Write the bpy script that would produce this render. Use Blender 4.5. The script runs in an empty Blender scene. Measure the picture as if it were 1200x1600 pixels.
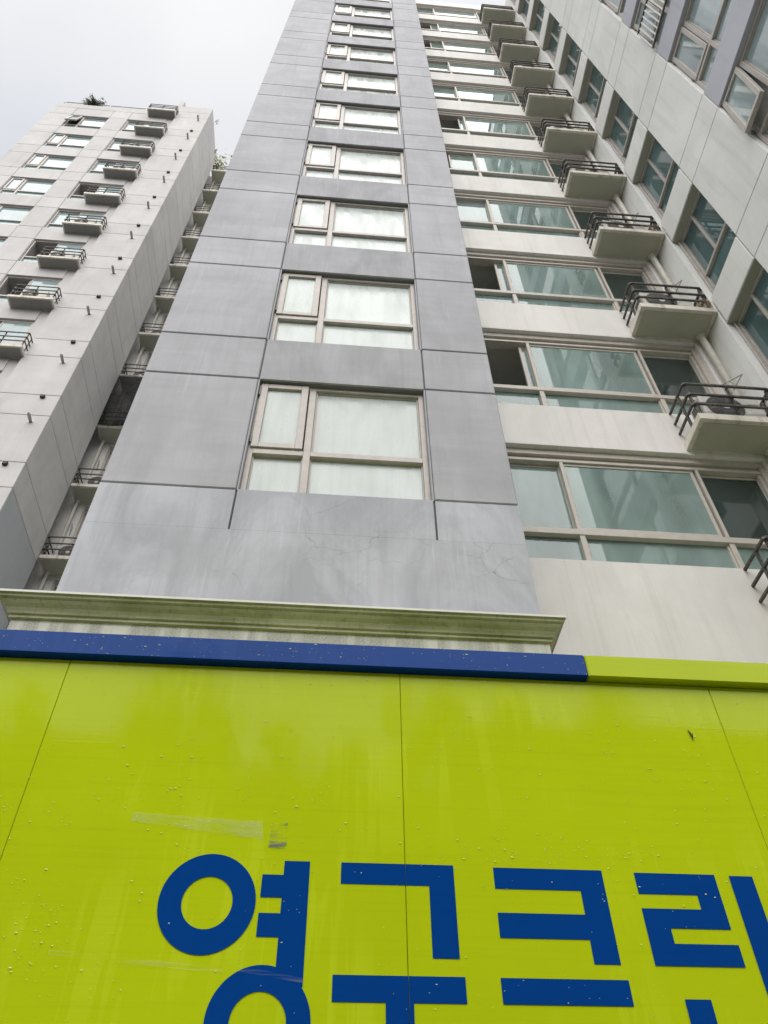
import bpy, bmesh, math, random
from mathutils import Vector, Matrix, noise
rnd = random.Random(7)
sc = bpy.context.scene
COL = sc.collection

# ------------------------------------------------------------------ camera
yaw, pitch, roll = math.radians(5.2754), math.radians(47.5130), math.radians(-0.70793)
fw = Vector((math.sin(yaw)*math.cos(pitch), math.cos(yaw)*math.cos(pitch), math.sin(pitch)))
rt = Vector((math.cos(yaw), -math.sin(yaw), 0)); upv = rt.cross(fw)
r2 = math.cos(roll)*rt + math.sin(roll)*upv
u2 = -math.sin(roll)*rt + math.cos(roll)*upv
cd = bpy.data.cameras.new('camera'); cam = bpy.data.objects.new('camera', cd); COL.objects.link(cam)
cd.sensor_fit = 'VERTICAL'; cd.sensor_height = 36; cd.sensor_width = 27
cd.lens = 36*1209.9/1600; cd.clip_start = 0.05; cd.clip_end = 3000
cam.matrix_world = Matrix(((r2.x, u2.x, -fw.x, 0), (r2.y, u2.y, -fw.y, 0), (r2.z, u2.z, -fw.z, 1.6), (0, 0, 0, 1)))
sc.camera = cam

# ------------------------------------------------------------------ sky and sun (overcast)
SUN_EL, SUN_AZ = math.radians(48), math.radians(-177)      # azimuth from +Y towards +X: behind the viewer, to the left
sd = Vector((math.sin(SUN_AZ)*math.cos(SUN_EL), math.cos(SUN_AZ)*math.cos(SUN_EL), math.sin(SUN_EL)))
w = bpy.data.worlds.new('World'); sc.world = w; w.use_nodes = True
nt = w.node_tree; N = nt.nodes; L = nt.links; N.clear()
out = N.new('ShaderNodeOutputWorld'); bg = N.new('ShaderNodeBackground'); bg.inputs[1].default_value = 1.0
sky = N.new('ShaderNodeTexSky'); sky.sky_type = 'NISHITA'; sky.sun_disc = False
sky.sun_elevation = SUN_EL; sky.sun_rotation = SUN_AZ; sky.air_density = 1.0; sky.dust_density = 2.0
skm = N.new('ShaderNodeVectorMath'); skm.operation = 'SCALE'; skm.inputs[3].default_value = 0.07
L.new(sky.outputs[0], skm.inputs[0])
tc = N.new('ShaderNodeTexCoord'); ns = N.new('ShaderNodeTexNoise'); ns.inputs['Scale'].default_value = 0.8; ns.inputs['Detail'].default_value = 5; ns.inputs['Roughness'].default_value = 0.45
mpw = N.new('ShaderNodeMapping'); mpw.inputs['Location'].default_value = (9.0, 1.0, 4.0)
L.new(tc.outputs['Generated'], mpw.inputs['Vector']); L.new(mpw.outputs[0], ns.inputs['Vector'])
rmp = N.new('ShaderNodeValToRGB'); rmp.color_ramp.elements[0].position = 0.34; rmp.color_ramp.elements[0].color = (0.235, 0.252, 0.292, 1)
rmp.color_ramp.elements[1].position = 0.585; rmp.color_ramp.elements[1].color = (0.45, 0.449, 0.447, 1)
L.new(ns.outputs[0], rmp.inputs[0])
mx = N.new('ShaderNodeMix'); mx.data_type = 'RGBA'; mx.inputs['Factor'].default_value = 0.94
L.new(skm.outputs[0], mx.inputs['A']); L.new(rmp.outputs[0], mx.inputs['B'])
L.new(mx.outputs['Result'], bg.inputs[0]); L.new(bg.outputs[0], out.inputs[0])
sl = bpy.data.lights.new('sun', 'SUN'); sl.energy = 1.5; sl.angle = math.radians(76); sl.color = (1, 0.975, 0.94)
so = bpy.data.objects.new('sun', sl); COL.objects.link(so); so.rotation_euler = sd.to_track_quat('Z', 'Y').to_euler(); so.location = (0, 0, 60)
sc.view_settings.view_transform = 'Standard'; sc.view_settings.look = 'None'; sc.view_settings.gamma = 1
sc.view_settings.exposure = 1.20; sc.view_settings.use_curve_mapping = False

# ------------------------------------------------------------------ materials
def new_mat(name):
    m = bpy.data.materials.new(name); m.use_nodes = True
    nt = m.node_tree; b = nt.nodes['Principled BSDF']
    return m, nt, b
def node(nt, kind, **kw):
    n = nt.nodes.new(kind)
    for k, v in kw.items():
        if k in n.inputs: n.inputs[k].default_value = v
        else: setattr(n, k, v)
    return n
def pos_map(nt, scale):
    g = node(nt, 'ShaderNodeNewGeometry'); mp = node(nt, 'ShaderNodeMapping'); mp.inputs['Scale'].default_value = scale
    nt.links.new(g.outputs['Position'], mp.inputs['Vector']); return mp.outputs[0]
def per_object(nt, c, amt):
    oi = node(nt, 'ShaderNodeObjectInfo'); mr = node(nt, 'ShaderNodeMapRange'); mr.inputs['To Min'].default_value = 1-amt; mr.inputs['To Max'].default_value = 1+amt
    nt.links.new(oi.outputs['Random'], mr.inputs['Value']); hs = node(nt, 'ShaderNodeHueSaturation')
    nt.links.new(mr.outputs[0], hs.inputs['Value']); nt.links.new(c, hs.inputs['Color']); return hs.outputs[0]
def ramp(nt, src, p0, c0, p1, c1):
    r = node(nt, 'ShaderNodeValToRGB'); e = r.color_ramp.elements
    e[0].position = p0; e[1].position = p1
    e[0].color = tuple(c0)+(1,) if not isinstance(c0, (int, float)) else (c0, c0, c0, 1)
    e[1].color = tuple(c1)+(1,) if not isinstance(c1, (int, float)) else (c1, c1, c1, 1)
    nt.links.new(src, r.inputs[0]); return r.outputs[0]
def mix(nt, fac, a, b, mode='MIX'):
    m = node(nt, 'ShaderNodeMix'); m.data_type = 'RGBA'; m.blend_type = mode
    for key, v in (('Factor', fac), ('A', a), ('B', b)):
        if hasattr(v, 'is_linked'): nt.links.new(v, m.inputs[key])
        elif key == 'Factor': m.inputs[key].default_value = v
        else: m.inputs[key].default_value = tuple(v)+(1,) if len(v) == 3 else v
    return m.outputs['Result']
def noise_out(nt, scale, vec, s=1.0, detail=4, rough=0.55, dist=0.0):
    n = node(nt, 'ShaderNodeTexNoise'); n.inputs['Scale'].default_value = s; n.inputs['Detail'].default_value = detail
    n.inputs['Roughness'].default_value = rough; n.inputs['Distortion'].default_value = dist
    nt.links.new(pos_map(nt, scale) if vec is None else vec, n.inputs['Vector']); return n.outputs[0]
def bump(nt, b, h, strength=0.1, dist=0.01):
    n = node(nt, 'ShaderNodeBump'); n.inputs['Strength'].default_value = strength; n.inputs['Distance'].default_value = dist
    nt.links.new(h, n.inputs['Height']); nt.links.new(n.outputs[0], b.inputs['Normal'])

def paint(name, base, dirt=(0.25, 0.24, 0.22), streak=0.35, blotch=0.12, rough=0.75, cracks=False, white_streak=0.0, hband=0.0, vary=0.035, damp=0.0):
    m, nt, b = new_mat(name); b.inputs['Roughness'].default_value = rough; b.inputs['Specular IOR Level'].default_value = 0.3
    lo = tuple(c*(1-blotch) for c in base); hi = tuple(min(1, c*(1+blotch)) for c in base)
    c = ramp(nt, noise_out(nt, (0.9, 0.9, 0.9), None, 1, 6, 0.6, 0.6), 0.3, lo, 0.7, hi)
    if hband:      # broad roller marks running sideways
        f = ramp(nt, noise_out(nt, (0.5, 0.5, 3.2), None, 1, 5, 0.6, 0.4), 0.42, 0.0, 0.72, hband)
        c = mix(nt, f, c, tuple(x*0.72 for x in base))
    f = ramp(nt, noise_out(nt, (7, 7, 0.42), None, 1, 4, 0.6, 0.15), 0.53, 0.0, 0.80, streak)
    c = mix(nt, f, c, dirt)
    if white_streak:
        f = ramp(nt, noise_out(nt, (16, 16, 0.8), None, 1, 3, 0.6, 0.1), 0.60, 0.0, 0.75, white_streak)
        f2 = ramp(nt, noise_out(nt, (0.8, 0.8, 0.8), None, 1, 2), 0.45, 0.0, 0.6, 1.0)
        c = mix(nt, mix(nt, 1.0, f, f2, 'MULTIPLY'), c, tuple(min(1, x*1.4) for x in base))
    if damp:       # soft damp patches running down
        f = ramp(nt, noise_out(nt, (1.3, 1.3, 0.55), None, 1, 6, 0.62, 0.9), 0.44, 0.0, 0.64, damp)
        c = mix(nt, f, c, tuple(x*0.60 for x in base))
        f = ramp(nt, noise_out(nt, (24, 24, 0.9), None, 1, 3, 0.6, 0.1), 0.50, 0.0, 0.78, damp*0.6)
        c = mix(nt, f, c, tuple(x*0.70 for x in base))
    if cracks:
        vec = pos_map(nt, (1, 1, 1))
        nz = node(nt, 'ShaderNodeTexNoise'); nz.inputs['Scale'].default_value = 3.5; nz.inputs['Detail'].default_value = 6
        nt.links.new(vec, nz.inputs['Vector'])
        add = node(nt, 'ShaderNodeVectorMath', operation='MULTIPLY_ADD'); add.inputs[1].default_value = (0.32, 0.32, 0.32)
        nt.links.new(nz.outputs[1], add.inputs[0]); nt.links.new(vec, add.inputs[2])
        vo = node(nt, 'ShaderNodeTexVoronoi', feature='DISTANCE_TO_EDGE'); vo.inputs['Scale'].default_value = 1.9
        nt.links.new(add.outputs[0], vo.inputs['Vector'])
        cr = ramp(nt, vo.outputs[0], 0.002, 1.0, 0.008, 0.0)
        mask = ramp(nt, noise_out(nt, (1.1, 1.1, 1.4), None, 1.0, 2, 0.5), 0.46, 0.0, 0.62, 0.42)
        c = mix(nt, mix(nt, 1.0, cr, mask, 'MULTIPLY'), c, (0.12, 0.12, 0.125))
    if vary: c = per_object(nt, c, vary)
    nt.links.new(c, b.inputs['Base Color'])
    bump(nt, b, noise_out(nt, (26, 26, 26), None, 1, 5, 0.65), 0.25, 0.006)
    return m
M = {}
M['tower'] = paint('tower_grey_paint', (0.43, 0.434, 0.458), (0.31, 0.307, 0.322), 0.40, 0.09, white_streak=0.3, hband=0.45, damp=0.28)
M['tower_span'] = paint('tower_spandrel_paint', (0.405, 0.408, 0.43), (0.28, 0.278, 0.29), 0.6, 0.10, white_streak=0.7, hband=0.25, damp=0.5)
M['tower_low'] = paint('tower_cracked_paint', (0.515, 0.525, 0.57), (0.34, 0.34, 0.35), 0.55, 0.10, cracks=True, white_streak=0.6, hband=0.3, damp=0.62)
M['joint'] = paint('joint_sealant', (0.20, 0.20, 0.21), (0.12, 0.12, 0.12), 0.3, 0.1)
M['lilac'] = paint('wing_lilac_paint', (0.49, 0.495, 0.55), (0.28, 0.28, 0.31), 0.25, 0.06)
M['white'] = paint('wing_white_paint', (0.80, 0.80, 0.78), (0.42, 0.40, 0.36), 0.28, 0.06, damp=0.14)
M['bay'] = paint('bay_beige_paint', (0.745, 0.725, 0.695), (0.44, 0.40, 0.35), 0.35, 0.07, damp=0.16)
M['left'] = paint('left_block_paint', (0.56, 0.546, 0.535), (0.45, 0.42, 0.40), 0.35, 0.07, hband=0.2, damp=0.16)
M['left_low'] = paint('left_block_grey_paint', (0.42, 0.44, 0.455), (0.24, 0.25, 0.26), 0.25, 0.05)
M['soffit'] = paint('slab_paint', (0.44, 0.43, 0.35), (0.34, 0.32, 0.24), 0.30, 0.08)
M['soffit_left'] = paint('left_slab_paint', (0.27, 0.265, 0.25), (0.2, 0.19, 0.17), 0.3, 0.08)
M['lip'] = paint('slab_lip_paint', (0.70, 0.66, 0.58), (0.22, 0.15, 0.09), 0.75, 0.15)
M['reveal'] = paint('reveal_paint', (0.44, 0.43, 0.37), (0.30, 0.29, 0.24), 0.3, 0.08)
M['room'] = paint('room_wall', (0.50, 0.49, 0.46), (0.4, 0.4, 0.38), 0.1, 0.05)

def simple(name, col, rough=0.5, metal=0.0, var=0.12, sc_=9.0, spec=0.5):
    m, nt, b = new_mat(name); b.inputs['Roughness'].default_value = rough; b.inputs['Metallic'].default_value = metal
    b.inputs['Specular IOR Level'].default_value = spec
    c = ramp(nt, noise_out(nt, (sc_, sc_, sc_), None, 1, 4, 0.6), 0.3, tuple(x*(1-var) for x in col), 0.7, tuple(min(1, x*(1+var)) for x in col))
    nt.links.new(c, b.inputs['Base Color']); return m
M['frame'] = simple('window_frame_beige', (0.455, 0.42, 0.385), 0.45, 0, 0.10)
M['frame_bay'] = simple('bay_frame_beige', (0.52, 0.48, 0.43), 0.45, 0, 0.08)
M['hinge'] = simple('hinge_metal', (0.12, 0.11, 0.10), 0.5, 0.6)
M['pipe'] = simple('pipe_cream', (0.66, 0.63, 0.56), 0.5, 0, 0.08)
M['pipe_steel'] = simple('vent_pipe_steel', (0.33, 0.31, 0.29), 0.4, 0.7, 0.35, 25)
M['black'] = simple('black_plastic', (0.015, 0.015, 0.015), 0.6)
M['ac'] = simple('air_conditioner_casing', (0.62, 0.61, 0.57), 0.5, 0, 0.08)
M['ac_dark'] = simple('air_conditioner_grille', (0.06, 0.06, 0.06), 0.55)
M['ac_fan'] = simple('air_conditioner_fan', (0.16, 0.155, 0.15), 0.5)
M['gal'] = simple('galvanised_bracket', (0.42, 0.41, 0.39), 0.4, 0.6, 0.25, 30)
M['guard'] = simple('guard_bar_white', (0.72, 0.72, 0.70), 0.4)
M['curtain'] = simple('curtain_cloth', (0.72, 0.74, 0.72), 0.9, 0, 0.06, 5)
M['blind'] = simple('blind_slat', (0.80, 0.86, 0.84), 0.6, 0, 0.05)
M['tyre'] = simple('tyre_rubber', (0.02, 0.02, 0.02), 0.8)
M['rim'] = simple('wheel_rim', (0.5, 0.5, 0.5), 0.35, 0.8)
M['chassis'] = simple('chassis_black', (0.03, 0.03, 0.03), 0.6)
M['bark'] = simple('bark', (0.09, 0.065, 0.045), 0.9, 0, 0.3, 30)

def rail_mat():
    m, nt, b = new_mat('rusty_dark_steel'); b.inputs['Roughness'].default_value = 0.6
    f = ramp(nt, noise_out(nt, (22, 22, 22), None, 1, 5, 0.65), 0.50, 0.0, 0.66, 1.0)
    c = mix(nt, f, (0.065, 0.06, 0.057), (0.17, 0.14, 0.12)); nt.links.new(c, b.inputs['Base Color']); return m
M['rail'] = rail_mat()

def glass_opaque(name, col, var=0.1, rough=0.12, grime=(0.55, 0.57, 0.52), gr=0.5, ior=1.5):
    m, nt, b = new_mat(name); b.inputs['Roughness'].default_value = rough; b.inputs['IOR'].default_value = ior
    c = ramp(nt, noise_out(nt, (1.6, 1.6, 1.1), None, 1, 4), 0.3, tuple(x*(1-var) for x in col), 0.7, tuple(min(1, x*(1+var)) for x in col))
    f = ramp(nt, noise_out(nt, (11, 11, 0.7), None, 1, 4, 0.6, 0.3), 0.5, 0.0, 0.78, gr)
    c = mix(nt, f, c, grime); c = per_object(nt, c, 0.14); nt.links.new(c, b.inputs['Base Color'])
    rr = ramp(nt, noise_out(nt, (5, 5, 1.2), None, 1, 4), 0.35, rough*0.6, 0.7, min(1, rough*2.2)); nt.links.new(rr, b.inputs['Roughness'])
    return m
M['frost'] = glass_opaque('frosted_glass', (0.53, 0.585, 0.565), 0.07, 0.22, (0.44, 0.455, 0.41), 0.6)
M['pale'] = glass_opaque('pale_blue_glass', (0.27, 0.37, 0.385), 0.2, 0.06, (0.36, 0.43, 0.44), 0.3)
M['wingglass'] = glass_opaque('sky_mirroring_glass', (0.26, 0.33, 0.34), 0.2, 0.03, (0.40, 0.45, 0.45), 0.3, 2.0)
M['teal'] = glass_opaque('teal_glass', (0.085, 0.15, 0.155), 0.25, 0.03, (0.14, 0.19, 0.19), 0.3)
def glass_clear(name, tint, dust=0.16):
    m = bpy.data.materials.new(name); m.use_nodes = True; nt = m.node_tree; nt.nodes.clear()
    o = node(nt, 'ShaderNodeOutputMaterial'); tr = node(nt, 'ShaderNodeBsdfTransparent'); gl = node(nt, 'ShaderNodeBsdfGlossy'); df = node(nt, 'ShaderNodeBsdfDiffuse')
    tr.inputs[0].default_value = tint+(1,); gl.inputs['Roughness'].default_value = 0.02; gl.inputs[0].default_value = (0.95, 0.97, 0.97, 1)
    df.inputs[0].default_value = (0.41, 0.565, 0.53, 1)
    f = ramp(nt, noise_out(nt, (2.2, 2.2, 0.7), None, 1, 3, 0.5, 0.2), 0.3, dust*0.75, 0.75, dust*1.4)
    m1 = node(nt, 'ShaderNodeMixShader'); nt.links.new(f, m1.inputs[0]); nt.links.new(tr.outputs[0], m1.inputs[1]); nt.links.new(df.outputs[0], m1.inputs[2])
    fr = node(nt, 'ShaderNodeFresnel'); fr.inputs[0].default_value = 1.62
    m2 = node(nt, 'ShaderNodeMixShader'); nt.links.new(fr.outputs[0], m2.inputs[0]); nt.links.new(m1.outputs[0], m2.inputs[1]); nt.links.new(gl.outputs[0], m2.inputs[2])
    nt.links.new(m2.outputs[0], o.inputs[0]); return m
M['clear'] = glass_clear('green_tinted_glass', (0.78, 0.93, 0.89), 0.46)

M['clear_dark'] = glass_clear('clean_tinted_glass', (0.60, 0.76, 0.73), 0.10)
def vinyl(name, col, streak, spec=0.10, coat=0.0):
    m, nt, b = new_mat(name); b.inputs['Coat Weight'].default_value = coat; b.inputs['Specular IOR Level'].default_value = spec; b.inputs['Coat Roughness'].default_value = 0.06
    c = ramp(nt, noise_out(nt, (1.2, 1.2, 1.2), None, 1, 4), 0.3, tuple(x*0.95 for x in col), 0.7, tuple(min(1, x*1.04) for x in col))
    # lighter vertical drag marks: water film, plus soft reflections painted into the colour
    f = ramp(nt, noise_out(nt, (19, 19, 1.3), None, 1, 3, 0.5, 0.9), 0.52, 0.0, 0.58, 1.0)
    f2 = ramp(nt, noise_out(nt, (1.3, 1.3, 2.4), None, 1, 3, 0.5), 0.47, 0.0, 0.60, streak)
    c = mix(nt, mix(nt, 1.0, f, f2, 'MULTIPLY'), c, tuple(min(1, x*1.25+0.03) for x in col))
    # fine wiped lines running along the box
    f3 = ramp(nt, noise_out(nt, (1.2, 1.2, 60), None, 1, 3, 0.6), 0.50, 0.0, 0.85, 0.22)
    c = mix(nt, f3, c, tuple(x*0.7 for x in col))
    nt.links.new(c, b.inputs['Base Color'])
    rr = ramp(nt, noise_out(nt, (2, 2, 45), None, 1, 3), 0.3, 0.025, 0.75, 0.075); nt.links.new(rr, b.inputs['Roughness'])
    hgt = node(nt, 'ShaderNodeMath', operation='MULTIPLY_ADD'); hgt.inputs[1].default_value = 0.02
    nt.links.new(noise_out(nt, (2, 2, 130), None, 1, 2), hgt.inputs[0]); nt.links.new(noise_out(nt, (1.6, 1.6, 0.9), None, 1, 2, 0.4), hgt.inputs[2])
    bump(nt, b, hgt.outputs[0], 0.35, 0.012)
    return m
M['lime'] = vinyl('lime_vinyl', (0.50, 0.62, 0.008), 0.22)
M['blue'] = vinyl('blue_vinyl', (0.003, 0.056, 0.265), 0.0)
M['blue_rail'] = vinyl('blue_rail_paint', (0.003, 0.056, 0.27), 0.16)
def stain(name, col, scl, p0, p1, alpha):
    m, nt, b = new_mat(name); b.inputs['Roughness'].default_value = 0.6; b.inputs['Base Color'].default_value = col+(1,)
    f = ramp(nt, noise_out(nt, scl, None, 1, 4, 0.6, 0.3), p0, 0.0, p1, alpha); nt.links.new(f, b.inputs['Alpha']); return m
M['tape'] = stain('tape_residue', (0.66, 0.70, 0.50), (9, 9, 40), 0.35, 0.8, 0.36)
M['scuff'] = stain('scuff_mark', (0.10, 0.12, 0.20), (14, 14, 160), 0.50, 0.62, 0.8)
M['wipe'] = stain('wipe_mark', (0.72, 0.75, 0.58), (4, 4, 90), 0.45, 0.85, 0.25)
m, nt_, b_ = new_mat('water_drop'); b_.inputs['Base Color'].default_value = (0.86, 0.95, 0.28, 1); b_.inputs['Roughness'].default_value = 0.05; b_.inputs['Coat Weight'].default_value = 0.3; b_.inputs['Alpha'].default_value = 0.8; M['drop'] = m  # pale yellow base: sky reflection on the drops put into their colour

def cornice_mat():
    m, nt, b = new_mat('algae_stained_cornice'); b.inputs['Roughness'].default_value = 0.85
    c = ramp(nt, noise_out(nt, (1.5, 1.5, 4), None, 1, 6, 0.65, 0.5), 0.32, (0.24, 0.245, 0.14), 0.70, (0.47, 0.465, 0.36))
    f = ramp(nt, noise_out(nt, (30, 30, 5), None, 1, 4), 0.55, 0.0, 0.8, 0.6); c = mix(nt, f, c, (0.09, 0.10, 0.05))
    nt.links.new(c, b.inputs['Base Color']); bump(nt, b, noise_out(nt, (40, 40, 40), None, 1, 5), 0.4, 0.004); return m
M['cornice'] = cornice_mat()
def base_mat():
    m, nt, b = new_mat('speckled_stone_base'); b.inputs['Roughness'].default_value = 0.85
    c = ramp(nt, noise_out(nt, (70, 70, 70), None, 1, 3, 0.7), 0.38, (0.30, 0.305, 0.28), 0.62, (0.52, 0.52, 0.48))
    f = ramp(nt, noise_out(nt, (9, 9, 0.6), None, 1, 4), 0.44, 0.0, 0.62, 0.85); c = mix(nt, f, c, (0.66, 0.66, 0.62))
    nt.links.new(c, b.inputs['Base Color']); bump(nt, b, noise_out(nt, (60, 60, 60), None, 1, 3), 0.5, 0.004); return m
M['base'] = base_mat()
def ground_mat():
    m, nt, b = new_mat('street_asphalt'); b.inputs['Roughness'].default_value = 0.8
    c = ramp(nt, noise_out(nt, (2, 2, 2), None, 1, 8, 0.7), 0.3, (0.07, 0.07, 0.068), 0.7, (0.12, 0.12, 0.116))
    nt.links.new(c, b.inputs['Base Color']); bump(nt, b, noise_out(nt, (90, 90, 90), None, 1, 2), 0.5, 0.01); return m
M['ground'] = ground_mat()
M['pave'] = paint('concrete_paving', (0.22, 0.215, 0.20), (0.22, 0.21, 0.2), 0.2, 0.1)
m, nt_, b_ = new_mat('black_net'); b_.inputs['Base Color'].default_value = (0.02, 0.02, 0.02, 1); b_.inputs['Roughness'].default_value = 0.8
f_ = ramp(nt_, noise_out(nt_, (3, 3, 3), None, 1, 3), 0.3, 0.66, 0.7, 0.84); nt_.links.new(f_, b_.inputs['Alpha']); M['net'] = m
def leaf_mat(name, a, b2):
    m, nt, b = new_mat(name); b.inputs['Roughness'].default_value = 0.6
    c = ramp(nt, noise_out(nt, (5, 5, 5), None, 1, 3), 0.35, a, 0.65, b2); nt.links.new(c, b.inputs['Base Color']); return m
M['leaf'] = leaf_mat('shrub_leaf', (0.03, 0.045, 0.018), (0.09, 0.10, 0.04))
M['leaf_y'] = leaf_mat('young_leaf', (0.20, 0.25, 0.04), (0.40, 0.40, 0.07))

# ------------------------------------------------------------------ geometry helpers
def finish(name, me, mat, parent, loc, rz, smooth=False):
    o = bpy.data.objects.new(name, me); COL.objects.link(o)
    if mat is not None and not me.materials: me.materials.append(M[mat])
    if parent: o.parent = parent
    o.location = loc; o.rotation_euler = (0, 0, rz)
    if smooth:
        for p in me.polygons: p.use_smooth = True
    return o
def box_mesh(boxes, name='mesh', bev=0.0):
    bm = bmesh.new()
    for (x0, x1, y0, y1, z0, z1) in boxes:
        vs = [bm.verts.new(v) for v in ((x0,y0,z0),(x1,y0,z0),(x1,y1,z0),(x0,y1,z0),(x0,y0,z1),(x1,y0,z1),(x1,y1,z1),(x0,y1,z1))]
        for f in ((3,2,1,0),(4,5,6,7),(0,1,5,4),(1,2,6,5),(2,3,7,6),(3,0,4,7)): bm.faces.new([vs[i] for i in f])
    if bev: bmesh.ops.bevel(bm, geom=list(bm.edges), offset=bev, segments=1, affect='EDGES')
    me = bpy.data.meshes.new(name); bm.to_mesh(me); bm.free(); return me
def boxes(name, bl, mat, parent=None, loc=(0, 0, 0), rz=0, bev=0.0):
    return finish(name, box_mesh(bl, name, bev), mat, parent, loc, rz)
CACHE = {}
def piece(name, x0, x1, y0, y1, z0, z1, mat, parent, bev=0.006):
    """one bevelled slab; alike slabs share a mesh"""
    d = (round(x1-x0, 4), round(y1-y0, 4), round(z1-z0, 4), mat, bev)
    if d not in CACHE:
        CACHE[d] = box_mesh([(0, d[0], 0, d[1], 0, d[2])], name, bev)
    return finish(name, CACHE[d], mat, parent, (x0, y0, z0), 0)
def tube_mesh(path, r, seg=8, name='tube', closed_caps=True):
    bm = bmesh.new(); rings = []
    pts = [Vector(p) for p in path]
    for i, p in enumerate(pts):
        t = (pts[min(i+1, len(pts)-1)]-pts[max(i-1, 0)]).normalized()
        a = t.cross(Vector((0, 0, 1)))
        if a.length < 1e-4: a = Vector((1, 0, 0))
        a.normalize(); b = t.cross(a)
        rr = r[i] if isinstance(r, (list, tuple)) else r
        rings.append([bm.verts.new(p+rr*(math.cos(2*math.pi*k/seg+math.pi/seg)*a+math.sin(2*math.pi*k/seg+math.pi/seg)*b)) for k in range(seg)])
    for i in range(len(rings)-1):
        for k in range(seg): bm.faces.new((rings[i][k], rings[i][(k+1)%seg], rings[i+1][(k+1)%seg], rings[i+1][k]))
    if closed_caps: bm.faces.new(rings[0][::-1]); bm.faces.new(rings[-1])
    bmesh.ops.recalc_face_normals(bm, faces=bm.faces)
    me = bpy.data.meshes.new(name); bm.to_mesh(me); bm.free(); return me
def empty(name, label, cat, loc=(0, 0, 0), rz=0, group=None):
    o = bpy.data.objects.new(name, None); COL.objects.link(o); o.location = loc; o.rotation_euler = (0, 0, rz)
    o['label'] = label; o['category'] = cat
    if group: o['group'] = group
    return o

H = 2.8       # storey height

# ================================================================== ground
g = boxes('ground', [(-600, 600, -600, 600, -0.2, 0)], 'ground'); g['kind'] = 'structure'
g = boxes('pavement', [(-16, 10, 4.42, 12.2, 0.0, 0.13)], 'pave', bev=0.01); g['kind'] = 'structure'

# ================================================================== windows
def grid_window(parent, loc, rz, W, Hh, mull, trans, mats, fw_=0.055, awning=0.0, sash_left=True, variant=0):
    """window with a casement beside a fixed light, and two low lights under a transom. Local: x along the wall, front towards -y"""
    fr, gl = mats
    key = ('gw', round(W, 3), round(Hh, 3), mull, trans, fr)
    if key not in CACHE:
        d = 0.09; mw = 0.075; tw = 0.075
        CACHE[key] = box_mesh([(0, fw_, 0, d, 0, Hh), (W-fw_, W, 0, d, 0, Hh), (fw_, W-fw_, 0.002, d, Hh-fw_, Hh), (fw_, W-fw_, 0.002, d, 0, 0.045),
                               (mull, mull+mw, 0.004, d, 0.045, Hh-fw_), (fw_, mull, -0.004, d, trans, trans+tw), (mull+mw, W-fw_, -0.004, d, trans, trans+tw),
                               # inner glazing beads
                               (mull+mw, mull+mw+0.018, 0.03, d, trans+tw, Hh-fw_), (W-fw_-0.018, W-fw_, 0.03, d, trans+tw, Hh-fw_), (mull+mw+0.018, W-fw_-0.018, 0.03, d, Hh-fw_-0.018, Hh-fw_),
                               (fw_, fw_+0.015, 0.03, d, 0.045, trans), (mull-0.015, mull, 0.03, d, 0.045, trans), (mull+mw, mull+mw+0.015, 0.03, d, 0.045, trans), (W-fw_-0.015, W-fw_, 0.03, d, 0.045, trans)], 'window_frame', 0.003)
        sw, sh = mull-0.02-0.012, Hh-trans-tw-0.03; s = 0.078
        CACHE[key+('s',)] = box_mesh([(0, s, -0.022, 0.045, -sh, 0), (sw-s, sw, -0.022, 0.045, -sh, 0), (s, sw-s, -0.021, 0.044, -s, 0), (s, sw-s, -0.021, 0.044, -sh, -sh+s)], 'sash_frame', 0.004)
        CACHE[key+('h',)] = box_mesh([(-0.016, 0.006, -0.034, -0.012, -0.24, -0.06), (-0.016, 0.006, -0.034, -0.012, -sh+0.06, -sh+0.17)], 'hinge', 0.003)
        for nm, b in (('p0', (s, sw-s, 0.012, 0.020, -sh+s, -s)), ('p1', (mull+mw, W-fw_, 0.05, 0.058, trans+tw, Hh-fw_)), ('p2', (fw_, mull, 0.05, 0.058, 0.045, trans)), ('p3', (mull+mw, W-fw_, 0.05, 0.058, 0.045, trans))):
            CACHE[key+(nm, gl)] = box_mesh([b], 'pane')
    for nm, b in (('p0', 0), ('p1', 0), ('p2', 0), ('p3', 0)):
        if key+(nm, gl) not in CACHE: CACHE[key+(nm, gl)] = CACHE[[k for k in CACHE if k[:6] == key and len(k) == 8 and k[6] == nm][0]].copy(); CACHE[key+(nm, gl)].materials.clear()
    wobj = finish('window', CACHE[key], fr, parent, loc, rz)
    sash = finish('sash', CACHE[key+('s',)], fr, wobj, (0.02, 0, Hh-0.015), 0)
    hin = finish('hinge', CACHE[key+('h',)], 'hinge', wobj, (0.02, 0, Hh-0.015), 0)
    p0 = finish('pane', CACHE[key+('p0', gl)], gl, wobj, (0.02, 0, Hh-0.015), 0)
    if awning:
        for o in (sash, p0): o.rotation_euler = (-awning, 0, 0); o.location.y -= 0.02
    for nm in ('p1', 'p2', 'p3'): finish('pane', CACHE[key+(nm, gl)], gl, wobj, (0, 0, 0), 0)
    return wobj

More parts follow.
